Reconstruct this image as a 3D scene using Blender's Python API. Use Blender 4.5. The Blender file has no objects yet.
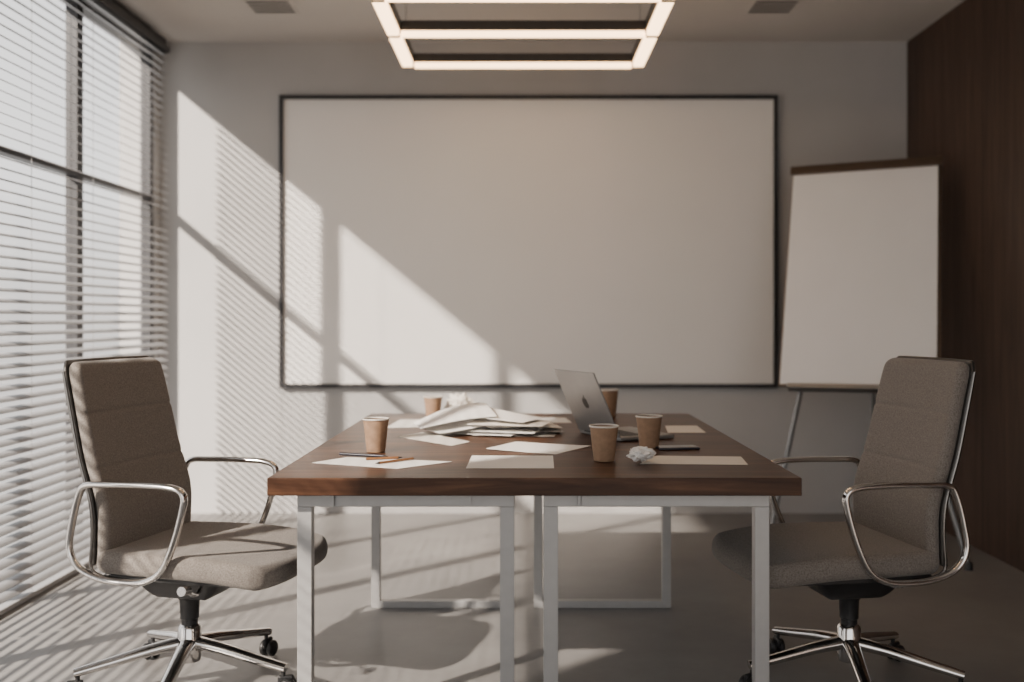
import bpy, math, random
from mathutils import Vector, Matrix, noise
random.seed(4)
C = bpy.context.scene.collection
R = math.radians

# ---------------------------------------------------------------- materials
def newmat(name):
    m = bpy.data.materials.new(name); m.use_nodes = True
    nt = m.node_tree
    return m, nt, nt.nodes['Principled BSDF']

def ramp(nt, src, stops):
    r = nt.nodes.new('ShaderNodeValToRGB')
    e = r.color_ramp.elements
    e[0].position, e[0].color = stops[0][0], (*stops[0][1], 1)
    e[1].position, e[1].color = stops[-1][0], (*stops[-1][1], 1)
    for p, c in stops[1:-1]:
        x = e.new(p); x.color = (*c, 1)
    nt.links.new(src, r.inputs[0])
    return r

def simple(name, col, rough=0.5, metal=0.0, var=0.06, scale=30, bump=0.0, bscale=None, stretch=(1, 1, 1), spec=0.5, sheen=0):
    m, nt, b = newmat(name)
    tc = nt.nodes.new('ShaderNodeTexCoord'); mp = nt.nodes.new('ShaderNodeMapping')
    mp.inputs['Scale'].default_value = stretch
    nt.links.new(tc.outputs['Object'], mp.inputs[0])
    n = nt.nodes.new('ShaderNodeTexNoise'); n.inputs['Scale'].default_value = scale
    n.inputs['Detail'].default_value = 4
    nt.links.new(mp.outputs[0], n.inputs['Vector'])
    lo = tuple(c * (1 - var) for c in col); hi = tuple(min(1, c * (1 + var)) for c in col)
    r = ramp(nt, n.outputs['Fac'], [(0.3, lo), (0.7, hi)])
    nt.links.new(r.outputs[0], b.inputs['Base Color'])
    b.inputs['Roughness'].default_value = rough
    b.inputs['Metallic'].default_value = metal
    b.inputs['Specular IOR Level'].default_value = spec
    if sheen: b.inputs['Sheen Weight'].default_value = sheen
    if bump:
        n2 = nt.nodes.new('ShaderNodeTexNoise'); n2.inputs['Scale'].default_value = bscale or scale * 4
        n2.inputs['Detail'].default_value = 3
        nt.links.new(mp.outputs[0], n2.inputs['Vector'])
        bp = nt.nodes.new('ShaderNodeBump'); bp.inputs['Strength'].default_value = bump
        bp.inputs['Distance'].default_value = 0.003
        nt.links.new(n2.outputs['Fac'], bp.inputs['Height'])
        nt.links.new(bp.outputs[0], b.inputs['Normal'])
    return m

def wood(name, cols, stretch, scale=3.0, rough=0.35, plank=None, bump=0.15, spec=0.5):
    m, nt, b = newmat(name)
    tc = nt.nodes.new('ShaderNodeTexCoord'); mp = nt.nodes.new('ShaderNodeMapping')
    mp.inputs['Scale'].default_value = stretch
    nt.links.new(tc.outputs['Object'], mp.inputs[0])
    n = nt.nodes.new('ShaderNodeTexNoise'); n.inputs['Scale'].default_value = scale
    n.inputs['Detail'].default_value = 8; n.inputs['Roughness'].default_value = 0.65
    n.inputs['Distortion'].default_value = 0.6
    nt.links.new(mp.outputs[0], n.inputs['Vector'])
    r = ramp(nt, n.outputs['Fac'], [(0.28, cols[0]), (0.5, cols[1]), (0.72, cols[2])])
    out = r.outputs[0]
    if plank:
        axis, w = plank
        sp = nt.nodes.new('ShaderNodeSeparateXYZ'); nt.links.new(tc.outputs['Object'], sp.inputs[0])
        d = nt.nodes.new('ShaderNodeMath'); d.operation = 'DIVIDE'; d.inputs[1].default_value = w
        nt.links.new(sp.outputs[axis], d.inputs[0])
        fl = nt.nodes.new('ShaderNodeMath'); fl.operation = 'FLOOR'; nt.links.new(d.outputs[0], fl.inputs[0])
        wn = nt.nodes.new('ShaderNodeTexWhiteNoise'); wn.noise_dimensions = '1D'
        nt.links.new(fl.outputs[0], wn.inputs['W'])
        tone = nt.nodes.new('ShaderNodeMapRange'); tone.inputs[3].default_value = 0.78; tone.inputs[4].default_value = 1.3
        nt.links.new(wn.outputs['Value'], tone.inputs[0])
        fr = nt.nodes.new('ShaderNodeMath'); fr.operation = 'FRACT'; nt.links.new(d.outputs[0], fr.inputs[0])
        gt = nt.nodes.new('ShaderNodeMath'); gt.operation = 'GREATER_THAN'; gt.inputs[1].default_value = 0.006 / w
        nt.links.new(fr.outputs[0], gt.inputs[0])
        mu = nt.nodes.new('ShaderNodeMath'); mu.operation = 'MULTIPLY'
        nt.links.new(tone.outputs[0], mu.inputs[0]); nt.links.new(gt.outputs[0], mu.inputs[1])
        mx = nt.nodes.new('ShaderNodeVectorMath'); mx.operation = 'SCALE'
        nt.links.new(out, mx.inputs[0]); nt.links.new(mu.outputs[0], mx.inputs['Scale'])
        out = mx.outputs[0]
    nt.links.new(out, b.inputs['Base Color'])
    b.inputs['Roughness'].default_value = rough
    b.inputs['Specular IOR Level'].default_value = spec
    bp = nt.nodes.new('ShaderNodeBump'); bp.inputs['Strength'].default_value = bump; bp.inputs['Distance'].default_value = 0.002
    nt.links.new(n.outputs['Fac'], bp.inputs['Height']); nt.links.new(bp.outputs[0], b.inputs['Normal'])
    return m

def emis(name, col, s):
    m, nt, b = newmat(name)
    b.inputs['Base Color'].default_value = (*col, 1)
    b.inputs['Emission Color'].default_value = (*col, 1)
    b.inputs['Emission Strength'].default_value = s
    return m

M_wall = simple('wall_paint', (0.43, 0.422, 0.415), 0.8, var=0.04, scale=2.5, bump=0.05, bscale=300)
M_ceil = simple('ceiling_paint', (0.56, 0.53, 0.50), 0.85, var=0.03, scale=2, bump=0.03, bscale=250)
M_woodwall = wood('walnut_panel', [(0.026, 0.014, 0.009), (0.048, 0.027, 0.018), (0.078, 0.044, 0.029)], (9, 9, 0.6), 2.5, 0.55, (1, 0.86))
M_top = wood('walnut_top', [(0.020, 0.008, 0.004), (0.062, 0.028, 0.015), (0.15, 0.072, 0.038)], (0.8, 12, 12), 2.4, 0.36, spec=0.22)
M_frame = simple('dark_frame', (0.02, 0.02, 0.022), 0.4, var=0.1)
M_winframe = simple('window_frame_dark', (0.035, 0.035, 0.038), 0.45, var=0.1)
M_slat = simple('blind_slat', (0.33, 0.332, 0.34), 0.5, var=0.03)
M_board = simple('whiteboard_surface', (0.80, 0.78, 0.755), 0.45, var=0.02, scale=1.5)
M_flip = simple('flipchart_paper', (0.80, 0.79, 0.78), 0.8, var=0.02, scale=3)
M_bronze = simple('bronze_clamp', (0.10, 0.07, 0.05), 0.4, metal=0.5)
M_steelgrey = simple('grey_metal', (0.22, 0.22, 0.22), 0.35, metal=0.8)
M_leg = simple('silver_powder_coat', (0.41, 0.405, 0.40), 0.42, metal=0.3, var=0.03)
M_chrome = simple('polished_chrome', (0.72, 0.70, 0.68), 0.12, metal=1.0, var=0.02)
M_darkchrome = simple('dark_chrome', (0.22, 0.21, 0.20), 0.25, metal=1.0, var=0.02)
M_black = simple('black_plastic', (0.015, 0.015, 0.016), 0.45, var=0.15)
M_shell = simple('dark_shell', (0.05, 0.047, 0.044), 0.35, metal=0.4)
M_kraft = simple('kraft_cardboard', (0.29, 0.18, 0.11), 0.75, var=0.10, scale=60, bump=0.1)
M_cuprim = simple('cup_white', (0.66, 0.62, 0.57), 0.6, var=0.03)
M_coffee = simple('coffee', (0.03, 0.013, 0.006), 0.15)
M_paper = simple('paper_white', (0.82, 0.80, 0.77), 0.85, var=0.02, scale=6)
M_paper2 = simple('paper_cream', (0.74, 0.70, 0.64), 0.85, var=0.03, scale=6)
M_folder = simple('grey_folder_card', (0.30, 0.28, 0.26), 0.7, var=0.04, scale=8)
M_alu = simple('space_grey_aluminium', (0.31, 0.305, 0.30), 0.42, metal=0.45, var=0.03)
M_logo = simple('dark_logo', (0.012, 0.012, 0.012), 0.4)
M_screen = simple('screen_black', (0.01, 0.01, 0.012), 0.1)
M_pen = simple('pen_dark', (0.02, 0.02, 0.03), 0.3)
M_pencil = simple('pencil_brown', (0.22, 0.10, 0.04), 0.5)
M_glow = emis('warm_diffuser', (1.0, 0.64, 0.35), 6.5)

def fabric():
    m, nt, b = newmat('grey_woven_fabric')
    tc = nt.nodes.new('ShaderNodeTexCoord')
    n = nt.nodes.new('ShaderNodeTexNoise'); n.inputs['Scale'].default_value = 260; n.inputs['Detail'].default_value = 2
    nt.links.new(tc.outputs['Object'], n.inputs['Vector'])
    r = ramp(nt, n.outputs['Fac'], [(0.3, (0.122, 0.107, 0.095)), (0.7, (0.232, 0.208, 0.186))])
    nt.links.new(r.outputs[0], b.inputs['Base Color'])
    b.inputs['Roughness'].default_value = 0.95
    b.inputs['Sheen Weight'].default_value = 0.15
    b.inputs['Specular IOR Level'].default_value = 0.2
    bp = nt.nodes.new('ShaderNodeBump'); bp.inputs['Strength'].default_value = 0.5; bp.inputs['Distance'].default_value = 0.001
    nt.links.new(n.outputs['Fac'], bp.inputs['Height']); nt.links.new(bp.outputs[0], b.inputs['Normal'])
    return m
M_fab = fabric()

def concrete():
    m, nt, b = newmat('polished_concrete')
    tc = nt.nodes.new('ShaderNodeTexCoord')
    n = nt.nodes.new('ShaderNodeTexNoise'); n.inputs['Scale'].default_value = 1.3; n.inputs['Detail'].default_value = 9
    n.inputs['Roughness'].default_value = 0.65
    nt.links.new(tc.outputs['Object'], n.inputs['Vector'])
    r = ramp(nt, n.outputs['Fac'], [(0.3, (0.155, 0.150, 0.146)), (0.7, (0.275, 0.266, 0.258))])
    nt.links.new(r.outputs[0], b.inputs['Base Color'])
    rr = nt.nodes.new('ShaderNodeMapRange'); rr.inputs[3].default_value = 0.28; rr.inputs[4].default_value = 0.48
    nt.links.new(n.outputs['Fac'], rr.inputs[0]); nt.links.new(rr.outputs[0], b.inputs['Roughness'])
    b.inputs['Specular IOR Level'].default_value = 0.35
    return m
M_floor = concrete()

def glassmat():
    m = bpy.data.materials.new('window_glass'); m.use_nodes = True
    nt = m.node_tree; nt.nodes.clear()
    o = nt.nodes.new('ShaderNodeOutputMaterial'); mx = nt.nodes.new('ShaderNodeMixShader')
    t = nt.nodes.new('ShaderNodeBsdfTransparent'); g = nt.nodes.new('ShaderNodeBsdfGlossy')
    g.inputs['Roughness'].default_value = 0.02; mx.inputs[0].default_value = 0.05
    nt.links.new(t.outputs[0], mx.inputs[1]); nt.links.new(g.outputs[0], mx.inputs[2]); nt.links.new(mx.outputs[0], o.inputs[0])
    return m
M_glass = glassmat()

# ---------------------------------------------------------------- geometry helpers
def merge(parts):
    V, F = [], []
    for v, f in parts:
        o = len(V); V += list(v); F += [tuple(i + o for i in q) for q in f]
    return V, F

def obj(name, geo, mat, parent=None, smooth=False, world=False, loc=(0, 0, 0), angle=45):
    v, f = geo
    if world and parent is not None:
        v = [Vector(p) - parent.location for p in v]
    me = bpy.data.meshes.new(name)
    me.from_pydata([tuple(p) for p in v], [], f)
    me.update()
    if smooth:
        me.polygons.foreach_set('use_smooth', [True] * len(me.polygons))
        me.set_sharp_from_angle(angle=R(angle))
    mats = mat if isinstance(mat, list) else [mat]
    for m in mats: me.materials.append(m)
    o = bpy.data.objects.new(name, me); C.objects.link(o)
    o.location = loc
    if parent: o.parent = parent
    return o

def rbox_geo(size, r=0.0, center=(0, 0, 0), n=(1, 1, 1), seg=2, deform=None):
    axes = []
    for k in range(3):
        h = size[k] / 2; rr = min(r, h * 0.999)
        if r > 0:
            outer = [h - rr + rr * math.tan(R(45) * i / seg) for i in range(seg + 1)]
        else:
            outer = [h]
        inner = h - rr if r > 0 else h
        mid = [-inner + 2 * inner * i / n[k] for i in range(n[k] + 1)]
        co = [-c for c in reversed(outer)] + (mid[1:-1]) + outer
        axes.append((co, h, rr if r > 0 else 0))
    idx = {}; V = []; F = []
    def vid(p):
        key = (round(p[0], 6), round(p[1], 6), round(p[2], 6))
        if key not in idx:
            idx[key] = len(V)
            q = Vector(p)
            if r > 0:
                inn = Vector([max(-(axes[k][1] - axes[k][2]), min(axes[k][1] - axes[k][2], q[k])) for k in range(3)])
                d = q - inn
                if d.length > 1e-9:
                    q = inn + d.normalized() * r
            q = q + Vector(center)
            if deform: q = Vector(deform(q))
            V.append(q)
        return idx[key]
    for k in range(3):
        a, b = (k + 1) % 3, (k + 2) % 3
        A, B = axes[a][0], axes[b][0]
        for s in (-1, 1):
            for i in range(len(A) - 1):
                for j in range(len(B) - 1):
                    q = []
                    for (ii, jj) in ((i, j), (i + 1, j), (i + 1, j + 1), (i, j + 1)):
                        p = [0, 0, 0]; p[k] = s * axes[k][1]; p[a] = A[ii]; p[b] = B[jj]
                        q.append(vid(p))
                    if s < 0: q.reverse()
                    if len(set(q)) == 4: F.append(tuple(q))
    return V, F

def box(x0, x1, y0, y1, z0, z1, r=0.0):
    return rbox_geo((x1 - x0, y1 - y0, z1 - z0), r, ((x0 + x1) / 2, (y0 + y1) / 2, (z0 + z1) / 2))

def catmull(pts, closed, k=8):
    pts = [Vector(p) for p in pts]; n = len(pts); out = []
    rng = range(n) if closed else range(n - 1)
    for i in rng:
        p0 = pts[(i - 1) % n] if closed or i > 0 else pts[0] * 2 - pts[1]
        p1 = pts[i]; p2 = pts[(i + 1) % n]
        p3 = pts[(i + 2) % n] if closed or i + 2 < n else pts[-1] * 2 - pts[-2]
        for j in range(k):
            t = j / k
            out.append(0.5 * ((2 * p1) + (p2 - p0) * t + (2 * p0 - 5 * p1 + 4 * p2 - p3) * t * t + (3 * p1 - p0 - 3 * p2 + p3) * t ** 3))
    if not closed: out.append(pts[-1])
    return out

def tube_geo(pts, r, closed=False, seg=12, smooth=0, rad=None, flat=1.0, up=None):
    P = catmull(pts, closed, smooth) if smooth else [Vector(p) for p in pts]
    n = len(P); V = []; F = []
    T = []
    for i in range(n):
        a = P[(i - 1) % n] if (closed or i > 0) else P[i]
        b = P[(i + 1) % n] if (closed or i < n - 1) else P[i]
        T.append((b - a).normalized())
    if up is None:
        up = Vector((0, 0, 1)) if abs(T[0].z) < 0.9 else Vector((1, 0, 0))
    N = (Vector(up) - T[0] * T[0].dot(Vector(up))).normalized()
    for i in range(n):
        N = (N - T[i] * T[i].dot(N)).normalized()
        B = T[i].cross(N)
        rr = rad(i / (n - 1)) if rad else r
        for j in range(seg):
            a = 2 * math.pi * j / seg
            V.append(P[i] + N * math.cos(a) * rr * flat + B * math.sin(a) * rr)
    m = n if closed else n - 1
    for i in range(m):
        for j in range(seg):
            a = i * seg + j; b = i * seg + (j + 1) % seg
            c = ((i + 1) % n) * seg + (j + 1) % seg; d = ((i + 1) % n) * seg + j
            F.append((a, b, c, d))
    if not closed:
        F.append(tuple(reversed(range(seg)))); F.append(tuple((n - 1) * seg + j for j in range(seg)))
    return V, F

def lathe_geo(prof, seg=40, center=(0, 0, 0)):
    V = []; F = []; c = Vector(center)
    for (r, z) in prof:
        for j in range(seg):
            a = 2 * math.pi * j / seg
            V.append(c + Vector((r * math.cos(a), r * math.sin(a), z)))
    for i in range(len(prof) - 1):
        for j in range(seg):
            F.append((i * seg + j, i * seg + (j + 1) % seg, (i + 1) * seg + (j + 1) % seg, (i + 1) * seg + j))
    F.append(tuple(reversed(range(seg)))); F.append(tuple((len(prof) - 1) * seg + j for j in range(seg)))
    return V, F

def xform(geo, M):
    return [M @ Vector(p) for p in geo[0]], geo[1]

def thing(name, label, cat, loc=(0, 0, 0), rotz=0, group=None):
    e = bpy.data.objects.new(name, None); e.empty_display_size = 0.1
    C.objects.link(e); e.location = loc; e.rotation_euler = (0, 0, rotz)
    tag(e, label, cat, group)
    return e

def tag(o, label, cat, group=None):
    o['label'] = label; o['category'] = cat
    if group: o['group'] = group

def struct(o): o['kind'] = 'structure'; return o

# survey of the room: eye at (0,0,1.2) looking +Y
def P(u, v, D): return Vector(((u - 523) * D / 1000, D, 1.2 - (v - 319) * D / 1000))
def T(u, v, z=0.75):
    D = (1.2 - z) * 1000 / (v - 319); return Vector(((u - 523) * D / 1000, D, z))

XL, XR, YB, YF, H = -2.243, 2.373, 6.18, -1.6, 2.912
WY0, WY1, WZ = 1.05, 6.09, 2.83     # window opening

# ---------------------------------------------------------------- room shell
struct(obj('floor', box(XL - .25, XR + .2, YF, YB + .2, -0.15, 0), M_floor))
struct(obj('ceiling', box(XL - .25, XR + .2, YF, YB + .2, H, H + .15), M_ceil))
struct(obj('wall_back', box(XL - .25, XR + .2, YB, YB + .2, 0, H), M_wall))
struct(obj('wall_right', box(XR, XR + .2, YF, YB, 0, H), M_woodwall))
struct(obj('wall_left', merge([box(XL - .1, XL, YF, WY0, 0, H), box(XL - .1, XL, WY1, YB, 0, H), box(XL - .1, XL, WY0, WY1, WZ, H)]), M_wall))
struct(obj('trim_1', box(XL, XL + 0.06, WY0 - 0.1, WY1 + .03, WZ - 0.01, H - 0.001), M_winframe))

edges = [WY0, 2.06, 3.07, 4.08, 5.10, WY1]
wn = 1
for a, b in zip(edges[:-1], edges[1:]):
    x0, x1 = XL - 0.075, XL - 0.015
    w = 0.034
    fr = merge([box(x0, x1, a, a + w, 0, WZ), box(x0, x1, b - w, b, 0, WZ),
                box(x0, x1, a + w, b - w, 0, .06), box(x0, x1, a + w, b - w, WZ - .03, WZ),
                box(x0, x1, a + w, b - w, 1.925, 1.952)])
    gl = merge([box(XL - .05, XL - .044, a + w, b - w, 0.06, 1.925), box(XL - .05, XL - .044, a + w, b - w, 1.952, WZ - .03)])
    nf = len(fr[1])
    o = obj('window_%d' % wn, merge([fr, gl]), [M_winframe, M_glass])
    for p in o.data.polygons:
        if p.index >= nf: p.material_index = 1
    struct(o); wn += 1

# ---------------------------------------------------------------- blinds
def blind(y0, y1, label):
    X = XL + 0.115
    b = thing('venetian_blind', label, 'blind', (X, (y0 + y1) / 2, 0), group='venetian blinds over the window wall')
    obj('headrail', box(X - .03, X + .03, y0, y1, 2.78, 2.818, .004), M_winframe, b, world=True)
    obj('bottom_rail', box(X - .024, X + .024, y0, y1, 0.003, 0.025, .004), M_slat, b, world=True)
    G = []; t = R(22); z = 0.06
    while z < 2.77:
        V = []; F = []
        for k in range(5):
            s = -0.025 + 0.0125 * k
            cr = 0.004 * (1 - (s / .025) ** 2)
            x = s * math.cos(t) + cr * math.sin(t); zz = -s * math.sin(t) + cr * math.cos(t)
            V += [Vector((X + x, y0 + .005, z + zz)), Vector((X + x, y1 - .005, z + zz))]
        for k in range(4): F.append((2 * k, 2 * k + 1, 2 * k + 3, 2 * k + 2))
        G.append((V, F)); z += 0.045
    o = obj('slats', merge(G), M_slat, b, world=True, smooth=True); o['kind'] = 'stuff'
    cords = []
    yy = y0 + 0.18
    while yy < y1 - .1:
        cords.append(tube_geo([(X, yy, .02), (X, yy, 2.78)], 0.0015, seg=6))
        yy += 0.62
    obj('ladder_cord', merge(cords), M_slat, b, world=True)
blind(3.53, 5.95, 'grey horizontal slat venetian blind covering the tall window')
blind(1.02, 3.52, 'grey horizontal slat venetian blind covering the tall window')

# ---------------------------------------------------------------- whiteboard
wb = thing('whiteboard', 'large blank whiteboard with thin black frame on the grey wall', 'whiteboard', (0.033, YB - .02, 0.782))
bx0, bx1, bz0, bz1 = -1.500, 1.568, 0.775, 2.578
fw = 0.026
obj('board_panel', box(bx0 + .01, bx1 - .01, YB - .02, YB - .001, bz0 + .01, bz1 - .01), M_board, wb, world=True)
obj('board_frame', merge([box(bx0, bx1, YB - .035, YB - .002, bz0, bz0 + fw), box(bx0, bx1, YB - .035, YB - .002, bz1 - fw, bz1),
                          box(bx0, bx0 + fw, YB - .035, YB - .002, bz0 + fw, bz1 - fw), box(bx1 - fw, bx1, YB - .035, YB - .002, bz0 + fw, bz1 - fw)]), M_frame, wb, world=True)

# ---------------------------------------------------------------- flip chart
TL, TR, BL, BR = P(797, 170, 5.73), P(946, 160, 5.40), P(774, 386, 5.28), P(936, 388, 4.95)
U = ((TR - TL) + (BR - BL)); U.normalize()
Vv = ((TL - BL) + (TR - BR)); Hh = Vv.length / 2; Vv = (Vv - U * Vv.dot(U)).normalized()
Nn = U.cross(Vv)
if Nn.y > 0: Nn = -Nn
Wd = ((TR - TL).length + (BR - BL).length) / 2
O = (TL + TR + BL + BR) / 4
fc = thing('flip_chart', 'flip chart easel with blank white paper pad and bronze clamp', 'flip chart', (O.x, O.y + .05, 0))
def fbox(u0, u1, v0, v1, n0, n1, r=0):
    g = box(u0, u1, v0, v1, n0, n1, r)
    return [O + U * p[0] + Vv * p[1] + Nn * p[2] for p in g[0]], g[1]
hw, hh = Wd / 2, Hh / 2
obj('backing_board', fbox(-hw, hw, -hh, hh, -0.02, 0), M_bronze, fc, world=True)
obj('paper_pad', fbox(-hw + .008, hw - .018, -hh + .008, hh - .03, 0.0005, 0.014), M_flip, fc, world=True)
obj('clamp_bar', fbox(-hw - .008, hw + .008, hh - .045, hh + .008, 0.015, 0.035, .006), M_bronze, fc, world=True)
obj('pen_tray', fbox(-hw + .05, hw - .2, -hh - .025, -hh, -0.02, 0.05, .004), M_steelgrey, fc, world=True)
def fpt(u, v, n=-.035): return O + U * u + Vv * v + Nn * n
l1a = fpt(-hw + .12, hh - .2); l1b = fpt(-hw + .11, -hh); l1c = Vector((1.27, 5.20, 0.012))
obj('leg', tube_geo([l1a, l1b, l1c], .014), M_steelgrey, fc, world=True, smooth=True)
l2a = fpt(hw - .12, hh - .2); l2b = fpt(hw - .11, -hh); l2c = Vector((2.13, 4.78, 0.012))
obj('leg', tube_geo([l2a, l2b, l2c], .014), M_steelgrey, fc, world=True, smooth=True)
obj('leg', tube_geo([fpt(0.02, hh - .15), Vector((2.06, 5.85, .012))], .014), M_steelgrey, fc, world=True, smooth=True)
for p in (l1c, l2c, Vector((2.06, 5.85, 0))):
    obj('foot', lathe_geo([(.02, 0), (.02, .03), (.014, .04)], 16, (p.x, p.y, 0)), M_black, fc, world=True, smooth=True)

# ---------------------------------------------------------------- ceiling vents
for x in (-1.38, 1.37):
    v = thing('ceiling_vent', 'small slotted air vent recessed in the ceiling', 'vent', (x, 5.47, H), group='ceiling air vents')
    a, b2, c, d = x - .13, x + .13, 5.36, 5.60
    obj('vent_frame', merge([box(a, b2, c, c + .015, H - .004, H), box(a, b2, d - .015, d, H - .004, H), box(a, a + .015, c + .015, d - .015, H - .004, H), box(b2 - .015, b2, c + .015, d - .015, H - .004, H)]), M_ceil, v, world=True)
    obj('vent_recess', box(a + .015, b2 - .015, c + .015, d - .015, H - .002, H - .0005), M_black, v, world=True)
    G = []
    for i in range(3):
        yy = c + .065 + i * .055
        G.append(box(a + .015, b2 - .015, yy - .009, yy + .009, H - .004, H - .0025))
    obj('vent_slats', merge(G), M_ceil, v, world=True)

# ---------------------------------------------------------------- pendant light
zl = 2.55; hx = 0.618
ys = [5.38, 4.79, 4.25, 3.68, 3.12]
pl = thing('pendant_light', 'black rectangular pendant lamp with warm glowing light bars', 'ceiling lamp', (0, (ys[0] + ys[-1]) / 2, zl))
diff = []; hous = []
for sx in (-1, 1):
    for a, b2 in zip(ys[:-1], ys[1:]):
        diff.append(box(sx * hx - .028, sx * hx + .028, b2 + .02, a - .02, zl, zl + .032, .005))
    hous.append(box(sx * hx - .032, sx * hx + .032, ys[-1] - .03, ys[0] + .03, zl + .033, zl + .085))
for y in ys:
    diff.append(box(-hx + .035, hx - .035, y - .015, y + .015, zl, zl + .028, .005))
    hous.append(box(-hx + .033, hx - .033, y - .02, y + .02, zl + .029, zl + .075))
    for sx in (-1, 1):
        hous.append(box(sx * hx - .028, sx * hx + .028, y - .018, y + .018, zl + .001, zl + .0325))
obj('light_diffuser', merge(diff), M_glow, pl, world=True)
obj('lamp_housing', merge(hous), M_frame, pl, world=True)
for sx in (-1, 1):
    for y in (ys[0] - .1, ys[-1] + .1):
        obj('suspension_cable', tube_geo([(sx * hx, y, zl + .07), (sx * hx, y, H)], .002, seg=6), M_steelgrey, pl, world=True)

# ---------------------------------------------------------------- table
tx0, tx1, ty0, ty1 = -0.725, 0.79, 2.83, 4.77
tb = thing('meeting_table', 'dark walnut meeting table with silver square tube legs', 'table', ((tx0 + tx1) / 2, (ty0 + ty1) / 2, 0))
obj('tabletop', box(tx0, tx1, ty0, ty1, 0.699, 0.75, .003), M_top, tb, world=True)
def legframe(x0, x1, y, s=.042):
    g = merge([box(x0, x0 + s, y, y + s, 0, .655, .002), box(x1 - s, x1, y, y + s, 0, .655, .002),
               box(x0 + s, x1 - s, y, y + s, 0, s * .8, .002), box(x0, x1, y - .0, y + s, .655, .698, .002)])
    obj('leg_frame', g, M_leg, tb, world=True)
legframe(-0.655, -0.025, 2.90)
legframe(0.060, 0.715, 2.90)
legframe(-0.63, -0.055, 4.15, .036)
legframe(0.045, 0.615, 4.15, .036)
for x in (-0.625, -0.092, 0.063, 0.576):
    obj('side_rail', box(x, x + .035, 2.945, 4.145, .657, .697), M_leg, tb, world=True)
for (a, b2) in ((-.54, -.15), (.17, .60)):
    obj('apron', merge([box(a, b2, 2.892, 2.8985, .66, .696), box(a - .012, a - .006, 2.886, 2.8985, .658, .697)]), M_leg, tb, world=True)

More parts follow.
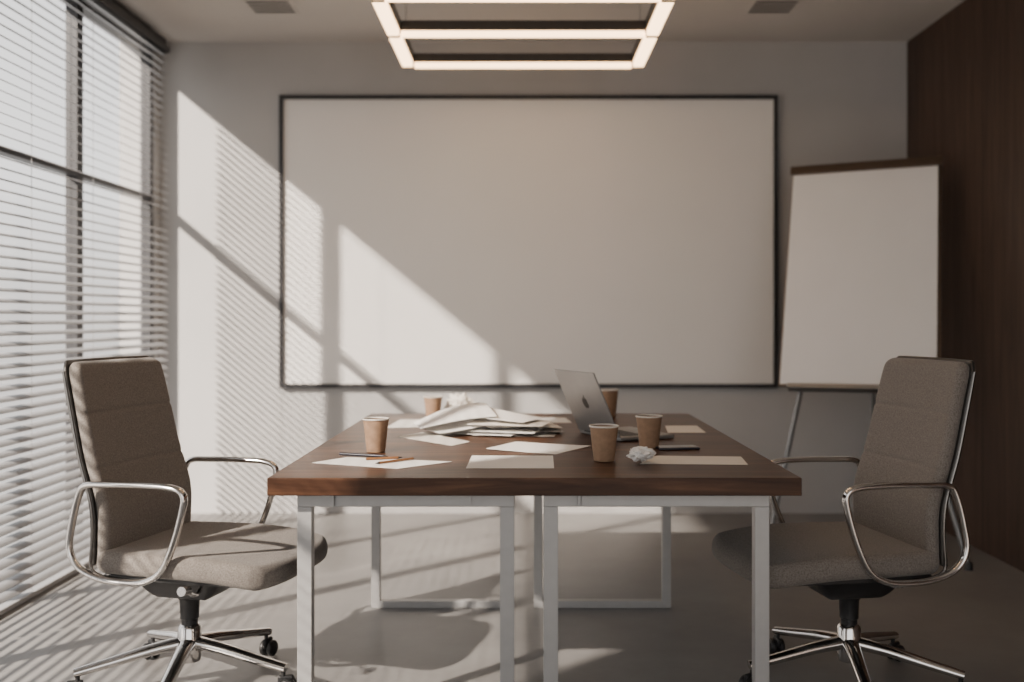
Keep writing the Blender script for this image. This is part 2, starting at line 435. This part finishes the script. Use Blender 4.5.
# ---------------------------------------------------------------- office chair (faces local +X)
def chair():
    ch = thing('office_chair', '', 'chair')
    def dseat(p):
        x, y, z = p
        f = (x - .10) / .29
        z += -0.022 * max(0, f) ** 2.2 + 0.010 * (abs(y) / .26) ** 2 * (1 if z > .44 else .3)
        w = 1 - 0.08 * max(0, f) ** 4 - 0.10 * max(0, -f) ** 2
        x2 = x - 0.035 * (abs(y) / .26) ** 4 * (1 if x > .08 else -0.4)
        return (x2, y * w, z)
    obj('seat_cushion', rbox_geo((.61, .54, .068), .032, (.11, 0, .446), (40, 16, 1), 5, dseat), M_fab, ch, smooth=True, angle=80)
    def dsh(p):
        x, y, z = p
        f = max(abs(y) / .25, abs(x - .08) / .26)
        if z < .400: z += 0.018 * f ** 2
        return (x, y, z)
    obj('seat_shell', rbox_geo((.50, .46, .04), .018, (.09, 0, .402), (8, 8, 1), 3, dsh), M_black, ch, smooth=True)
    def bx(z):
        t = max(0, (z - .47)) / .60
        return -.200 - .115 * t ** 1.35 + 0.020 * math.exp(-((z - .62) / .11) ** 2)
    def wf(z):
        t = (z - .47) / .60
        c = max(0, (z - 1.0) / .07)
        return 1.0 - 0.06 * max(0, t) ** 2 - 0.06 * max(0, .3 - t) - .07 * c ** 3
    def dback(p, seams=True):
        x, y, z = p
        front = x > 0.004
        cx = bx(z) + 0.035 * (abs(y) / .25) ** 2
        if front and seams:
            for sz in (.735, .905):
                x -= 0.0045 * math.exp(-((z - sz) / .006) ** 2)
            x += .010 * (1 - min(1, (abs(y) / .235)) ** 2) - .004
        return (cx + x, y * wf(z), z)
    obj('backrest_cushion', rbox_geo((.052, .480, .62), .025, (0.01, 0, .755), (1, 16, 110), 5, dback), M_fab, ch, smooth=True, angle=80)
    obj('backrest_shell', rbox_geo((.014, .488, .632), .0068, (-.020, 0, .755), (1, 16, 40), 2, lambda p: dback(p, False)), M_shell, ch, smooth=True, angle=80)
    for sy in (-1, 1):
        pts = []
        for i in range(10):
            z = .43 + (1.035 - .43) * i / 9
            pts.append((bx(z) + .035 - .026, sy * (.243) * wf(z), z))
        pts = [(-.06, sy * .225, .40), (-.14, sy * .235, .405)] + pts
        obj('backrest_side_rail', tube_geo(pts, .0055, smooth=4, seg=10), M_darkchrome, ch, smooth=True, angle=80)
    for sy in (-1, 1):
        y = sy * .283
        L = [(-.20, y, .66), (-.175, y, .694), (-.10, y, .700), (0.02, y, .702), (.12, y, .698), (.158, y, .678), (.155, y, .63),
             (.125, y, .53), (.085, y, .45), (.03, y, .415), (-.04, y, .407), (-.13, y, .415), (-.20, y, .445), (-.232, y, .50), (-.222, y, .58)]
        obj('armrest', tube_geo(L, .0135, closed=True, smooth=6, seg=12, flat=.75), M_chrome, ch, smooth=True, angle=80)
    obj('arm_crossbar', tube_geo([(-.02, -.283, .405), (-.02, -.2, .392), (-.02, .2, .392), (-.02, .283, .405)], .010, smooth=4), M_chrome, ch, smooth=True, angle=80)
    def dm(p):
        x, y, z = p; k = 1 - .45 * max(0, (.385 - z)) / .09
        return (x * k, y * k, z)
    obj('tilt_mechanism', rbox_geo((.34, .24, .09), .03, (.01, 0, .345), (4, 4, 2), 3, dm), M_black, ch, smooth=True)
    obj('adjustment_lever', merge([tube_geo([(.10, -.08, .365), (.15, -.20, .362), (.16, -.275, .39)], .006, smooth=4, seg=8),
                                   tube_geo([(.160, -.262, .392), (.163, -.300, .398)], .014, seg=16)]), M_chrome, ch, smooth=True)
    obj('gas_cylinder', lathe_geo([(.045, .30), (.032, .285), (.030, .235), (.030, .225), (.026, .222), (.026, .14)], 24), M_black, ch, smooth=True)
    obj('hub', lathe_geo([(.028, .205), (.037, .195), (.040, .12), (.034, .085), (.02, .08)], 24), M_chrome, ch, smooth=True)
    for k in range(5):
        a = R(0 + 72 * k)
        d = Vector((math.cos(a), math.sin(a), 0))
        pts = [d * .025 + Vector((0, 0, .145)), d * .12 + Vector((0, 0, .132)), d * .24 + Vector((0, 0, .108)), d * .345 + Vector((0, 0, .088))]
        obj('base_leg', tube_geo(pts, .02, smooth=4, seg=12, rad=lambda t: .028 - .010 * t, flat=.75), M_chrome, ch, smooth=True, angle=80)
        q = d * .335
        cs = []
        rot = Matrix.Rotation(R(25 + 60 * k), 4, 'Z')
        for sgn in (-1, 1):
            w = lathe_geo([(.010, -.010), (.024, -.009), (.028, -.005), (.028, .005), (.024, .009), (.010, .010)], 24)
            w = xform(w, Matrix.Translation(q + Vector((0, 0, .028))) @ rot @ Matrix.Translation((0.015, sgn * .015, 0)) @ Matrix.Rotation(R(90), 4, 'X'))
            cs.append(w)
        hcap = xform(rbox_geo((.05, .016, .034), .007, (.008, 0, .048)), Matrix.Translation(q) @ rot)
        cs += [hcap, tube_geo([q + Vector((0, 0, .05)), q + Vector((0, 0, .088))], .007, seg=10)]
        obj('caster', merge(cs), M_black, ch, smooth=True)
    return ch

def copy_tree(src):
    new = src.copy(); C.objects.link(new)
    for c in src.children:
        n = c.copy(); n.parent = new; C.objects.link(n)
    return new
c1 = chair()
c1.location = (-1.09, 3.27, 0); c1.rotation_euler = (0, 0, R(-14))
c1['label'] = 'grey fabric office chair with chrome arms, in sunlight by the blinds'
c1['group'] = 'office chairs at the meeting table'
c2 = copy_tree(c1)
c2.location = (1.066, 3.27, 0); c2.rotation_euler = (0, 0, R(190))
c2['label'] = 'grey fabric office chair with chrome arms, near the wood wall'

# ---------------------------------------------------------------- cups
def cup(u, v, hgt=.112, rt=.045, label='open kraft paper coffee cup on the table', D=None):
    p = T(u, v) if D is None else Vector(((u - 523) * D / 1000, D, .75))
    c = thing('coffee_cup', label, 'cup', (p.x, p.y, .751), group='kraft paper coffee cups on the table')
    rb = rt * .72
    body = [(rb - .004, .0), (rb, .001), (rt, hgt - .004), (rt - .0018, hgt - .004), (rb - .0015, .008), (.002, .008)]
    obj('cup_body', lathe_geo(body), M_kraft, c, smooth=True)
    ring = tube_geo([((rt) * math.cos(a), (rt) * math.sin(a), hgt - .002) for a in [2 * math.pi * i / 40 for i in range(40)]], .003, closed=True, seg=8)
    obj('cup_rim', ring, M_cuprim, c, smooth=True, angle=80)
    zc = hgt * .72; rc = rb + (rt - rb) * .72 - .0022
    obj('coffee', lathe_geo([(.001, zc), (rc, zc), (rc, zc - .002), (.001, zc - .002)]), M_coffee, c, smooth=True)
cup(376, 452, .113, .043)
cup(604, 461, .112, .045)
cup(649, 448, .112, .045)
cup(433, 418, .098, .042)
cup(609, 416, .125, .042, label='open kraft paper coffee cup behind the laptop', D=4.6)

# ---------------------------------------------------------------- papers
def sheet_geo(cs, cen, z, curl=None, n=12):
    V = []; F = []
    for lay in (0, 1):
        for i in range(n + 1):
            for j in range(n + 1):
                a, b = i / n, j / n
                q = (cs[0] * (1 - a) + cs[1] * a) * (1 - b) + (cs[3] * (1 - a) + cs[2] * a) * b
                h = curl(a, b) if curl else 0
                V.append(Vector((q.x - cen.x, q.y - cen.y, z + h + (0.0008 if lay else 0))))
    m = (n + 1) ** 2
    for i in range(n):
        for j in range(n):
            a = i * (n + 1) + j
            F.append((a, a + 1, a + n + 2, a + n + 1)); F.append((m + a, m + a + n + 1, m + a + n + 2, m + a + 1))
    rim = [i * (n + 1) for i in range(n + 1)] + [n * (n + 1) + j for j in range(1, n + 1)] + [i * (n + 1) + n for i in range(n - 1, -1, -1)] + [j for j in range(n - 1, 0, -1)]
    for k in range(len(rim)):
        a, b = rim[k], rim[(k + 1) % len(rim)]
        F.append((a, b, b + m, a + m))
    return V, F
def sheet(corners, z, name='paper_sheet', label='loose blank white paper sheet on the table', curl=None, mat=M_paper):
    cs = [T(u, v) for u, v in corners]
    cen = sum(cs, Vector()) / 4; cen.z = .75
    o = obj(name, sheet_geo(cs, cen, z, curl), mat, smooth=True, angle=60, loc=(cen.x, cen.y, .75))
    tag(o, label, 'paper', 'loose papers on the table')
    return o
sheet([(312, 463), (347, 457.5), (452, 462), (398, 469)], .0006, label='loose white paper sheet with pens lying on it')
sheet([(472, 456), (553, 456), (554, 468.5), (466, 468.5)], .0006)
sheet([(516, 443), (591, 446), (556, 454.5), (486, 450)], .0006, curl=lambda a, b: .004 * (1 - a) ** 2)
sheet([(652, 456), (741, 457), (748, 465), (640, 464)], .0006, label='loose cream paper sheet beside crumpled paper', mat=M_paper2)
sheet([(665, 426), (697, 426), (706, 433), (668, 433)], .0006, mat=M_paper2, label='loose cream paper sheet behind the laptop')
sheet([(400, 420), (450, 419), (440, 427), (385, 428)], .0006, label='loose white paper sheet beside paper pile')
sheet([(475, 416), (565, 418), (572, 423), (480, 422)], .0006, label='loose white paper sheet behind paper pile')
sheet([(398, 437), (424, 432.5), (470, 442), (452, 446)], .0006, label='loose cream paper sheet under paper pile', mat=M_paper2)

# messy pile: folders and sheets, each its own sheet of paper
bc = T(490, 433)
def psheet(cx, cy, rot, z, curl=None, mat=M_paper, w=.21, l=.297, label='white paper sheet in a messy fanned pile'):
    c, s = math.cos(R(rot)), math.sin(R(rot))
    cs = [Vector((bc.x + cx + c * a - s * b, bc.y + cy + s * a + c * b, 0)) for a, b in ((-l / 2, -w / 2), (l / 2, -w / 2), (l / 2, w / 2), (-l / 2, w / 2))]
    cen = sum(cs, Vector()) / 4
    o = obj('paper_sheet', sheet_geo(cs, cen, z, curl), mat, smooth=True, angle=80, loc=(cen.x, cen.y, .75))
    tag(o, label, 'paper', 'loose papers on the table')
psheet(.11, -.02, -8, .002, lambda a, b: .001, M_folder, .23, .31, 'grey card folder at the bottom of the pile')
psheet(.06, .01, 14, .0045, lambda a, b: .0015 * a, M_paper)
psheet(-.02, -.02, -20, .0075, lambda a, b: .002 * b, M_paper)
psheet(.13, .02, 4, .011, lambda a, b: .001 + .002 * a, M_folder, .22, .30, 'grey card folder inside the paper pile')
psheet(.05, -.03, -14, .015, lambda a, b: .001 + .003 * (1 - a), M_paper)
bd = thing('curled_paper_bundle', 'bundle of curled white pages heaped on the pile', 'paper', (bc.x, bc.y, .775))
def page(cx, cy, rot, z, curl, mat=M_paper, w=.21, l=.297):
    c, s = math.cos(R(rot)), math.sin(R(rot))
    cs = [Vector((bc.x + cx + c * a - s * b, bc.y + cy + s * a + c * b, 0)) for a, b in ((-l / 2, -w / 2), (l / 2, -w / 2), (l / 2, w / 2), (-l / 2, w / 2))]
    obj('page', sheet_geo(cs, Vector((bc.x, bc.y, 0)), z, curl), mat, bd, smooth=True, angle=80)
page(.12, .03, 10, .004, lambda a, b: .004 + .016 * math.sin(math.pi * a) * b - .008 * a ** 3)
page(.08, -.03, -12, .010, lambda a, b: .008 + .014 * (1 - a) * b, M_paper2)
page(-.10, -.005, 28, .004, lambda a, b: -.012 * (1 - a) + .055 * a ** 1.6 * (.5 + .5 * b))
page(-.14, .0, 14, .016, lambda a, b: -.020 * (1 - a) + .012 + .058 * math.sin(math.pi * min(1, a * .62)) * (.35 + .65 * b))
page(.04, .02, -26, .032, lambda a, b: .010 + .028 * (1 - a) ** 1.5 * (.3 + .7 * b) - .012 * a)

def crumple(u, v, r, sq, mat, seed, label, z0=.751):
    import bmesh
    bm = bmesh.new(); bmesh.ops.create_icosphere(bm, subdivisions=4, radius=1)
    for w in bm.verts:
        p = w.co.copy()
        d = noise.cell(p * 2.2 + Vector((seed, 0, 0))) * .14 + noise.noise(p * 2.6 + Vector((seed, 3, 1))) * .35 + abs(noise.noise(p * 5 + Vector((seed, 7, 1)))) * .22
        w.co = p * (0.85 + d)
        w.co = Vector((w.co.x * sq[0], w.co.y * sq[1], w.co.z * sq[2])) * r
    mz = min(w.co.z for w in bm.verts)
    for w in bm.verts: w.co.z -= mz
    me = bpy.data.meshes.new('crumpled_paper'); bm.to_mesh(me); bm.free(); me.materials.append(mat)
    o = bpy.data.objects.new('crumpled_paper', me); C.objects.link(o)
    p = T(u, v); o.location = (p.x, p.y, z0); tag(o, label, 'paper', 'crumpled papers on the table')
crumple(641, 463, .038, (1.1, 1, .62), M_paper, 3, 'crumpled white paper ball beside a coffee cup', .752)
crumple(460, 417, .060, (1.1, .8, .85), M_paper2, 9, 'crumpled cream paper napkin behind the pile', .753)

# pens
def pen(p0, p1, r, mat, label, name='pen', tip=M_black, z=.7525):
    a, b = T(*p0), T(*p1); a.z = b.z = z + r
    e = thing(name, label, name, ((a.x + b.x) / 2, (a.y + b.y) / 2, z), group='writing tools on the table')
    d = (b - a).normalized()
    obj('barrel', tube_geo([a, b], r, seg=10), mat, e, world=True, smooth=True)
    obj('tip', tube_geo([b, b + d * .006, b + d * .014], r, seg=10, rad=lambda t: r * (1 - .8 * t)), tip, e, world=True, smooth=True)
pen((340, 456), (384, 458.5), .005, M_pen, 'slim black pen lying on white paper')
pen((413, 460.5), (379, 465), .004, M_pencil, 'brown wooden pencil lying on white paper', 'pencil')
pen((366, 461), (398, 459.5), .004, M_pencil, 'brown wooden pencil lying on white paper', 'pencil')

# phone
p = T(677, 449)
ph = thing('smartphone', 'black smartphone lying flat on the table', 'phone', (p.x, p.y, .7505), R(8))
obj('phone_body', rbox_geo((.145, .07, .008), .0035, (0, 0, .0042)), M_pen, ph, smooth=True)
obj('phone_screen', box(-.068, .068, -.031, .031, .0083, .0088), M_screen, ph)

# laptop : local +X = from hinge towards the keyboard front, hinge along Y
lp = thing('laptop', 'open silver grey laptop, lid back with dark logo', 'laptop', (.290, 3.80, .7505), R(25))
LW, LD = .315, .235
obj('laptop_base', rbox_geo((LD, LW, .014), .004, (LD / 2, 0, .009)), M_alu, lp, smooth=True)
ks = []
for i in range(5):
    for j in range(13):
        ks.append(box(.03 + i * .019, .046 + i * .019, -.125 + j * .0193, -.109 + j * .0193, .0161, .0172))
obj('keyboard', merge(ks), M_black, lp)
obj('touchpad', box(.145, .215, -.05, .05, .0160, .0166), M_steelgrey, lp)
tl = R(25); LL = .265
Ml = Matrix.Translation((0, 0, .014)) @ Matrix.Rotation(-tl, 4, 'Y')
obj('laptop_lid', xform(rbox_geo((.007, LW, LL), .003, (0, 0, LL / 2)), Ml), M_alu, lp, smooth=True)
obj('display', xform(box(.0037, .0042, -LW / 2 + .008, LW / 2 - .008, .012, LL - .008), Ml), M_screen, lp)
pts = []
for i in range(48):
    a = 2 * math.pi * i / 48
    x, y = math.sin(a), math.cos(a)
    r = .022 * (1 + .06 * math.cos(2 * a)) * (1 - .22 * math.exp(-(a if a < math.pi else 2 * math.pi - a) ** 2 / .06)) * (1 - .10 * math.exp(-((a - math.pi) ** 2) / .05))
    px, py = x * r * .95, y * r
    d = math.hypot(px - .0275, py - .002)
    if d < .012:
        k = .012 / max(d, 1e-4); px = .0275 + (px - .0275) * k if px < .0275 else .0155; py = .002 + (py - .002) * k
    pts.append((px, py))
leaf = [(.001, .0215), (.001, .026), (.0045, .032), (.010, .034), (.010, .028), (.0065, .023)]
def logo_geo(pp):
    n = len(pp)
    V = [(-.0034, -x, LL * .5 + y) for x, y in pp] + [(-.0044, -x, LL * .5 + y) for x, y in pp]
    F = [tuple(range(n)), tuple(reversed(range(n, 2 * n)))] + [(i, i + n, (i + 1) % n + n, (i + 1) % n) for i in range(n)]
    return V, F
obj('lid_logo', xform(merge([logo_geo(pts), logo_geo(leaf)]), Ml), M_logo, lp)
obj('hinge', tube_geo([(0, -.11, .0165), (0, .11, .0165)], .0055, seg=12), M_black, lp, smooth=True)

# ---------------------------------------------------------------- lights
w = bpy.data.worlds.new('World'); bpy.context.scene.world = w; w.use_nodes = True
nt = w.node_tree; bg = nt.nodes['Background']
tc = nt.nodes.new('ShaderNodeTexCoord'); sp = nt.nodes.new('ShaderNodeSeparateXYZ')
nt.links.new(tc.outputs['Generated'], sp.inputs[0])
r = ramp(nt, sp.outputs[2], [(0.0, (0.64, 0.61, 0.58)), (0.12, (0.94, 0.92, 0.90)), (1.0, (0.82, 0.84, 0.89))])
nt.links.new(r.outputs[0], bg.inputs[0]); bg.inputs[1].default_value = 2.0

sl = bpy.data.lights.new('sun', 'SUN'); so = bpy.data.objects.new('sun', sl); C.objects.link(so)
sl.energy = 20.0; sl.angle = R(1.2); sl.color = (1.0, 0.875, 0.75)
so.rotation_euler = Vector((1.0, 0.96, -0.835)).to_track_quat('-Z', 'Y').to_euler()
so.location = (-6, -3, 6)

# ---------------------------------------------------------------- camera
cam = bpy.data.cameras.new('camera'); co = bpy.data.objects.new('camera', cam); C.objects.link(co)
co.location = (0, 0, 1.2); co.rotation_euler = (R(90), 0, 0)
cam.sensor_width = 36; cam.lens = 36 * 1000 / 1024
cam.shift_x = -11 / 1024; cam.shift_y = -22 / 1024
cam.dof.use_dof = True; cam.dof.focus_distance = 3.2; cam.dof.aperture_fstop = 1.25
bpy.context.scene.camera = co
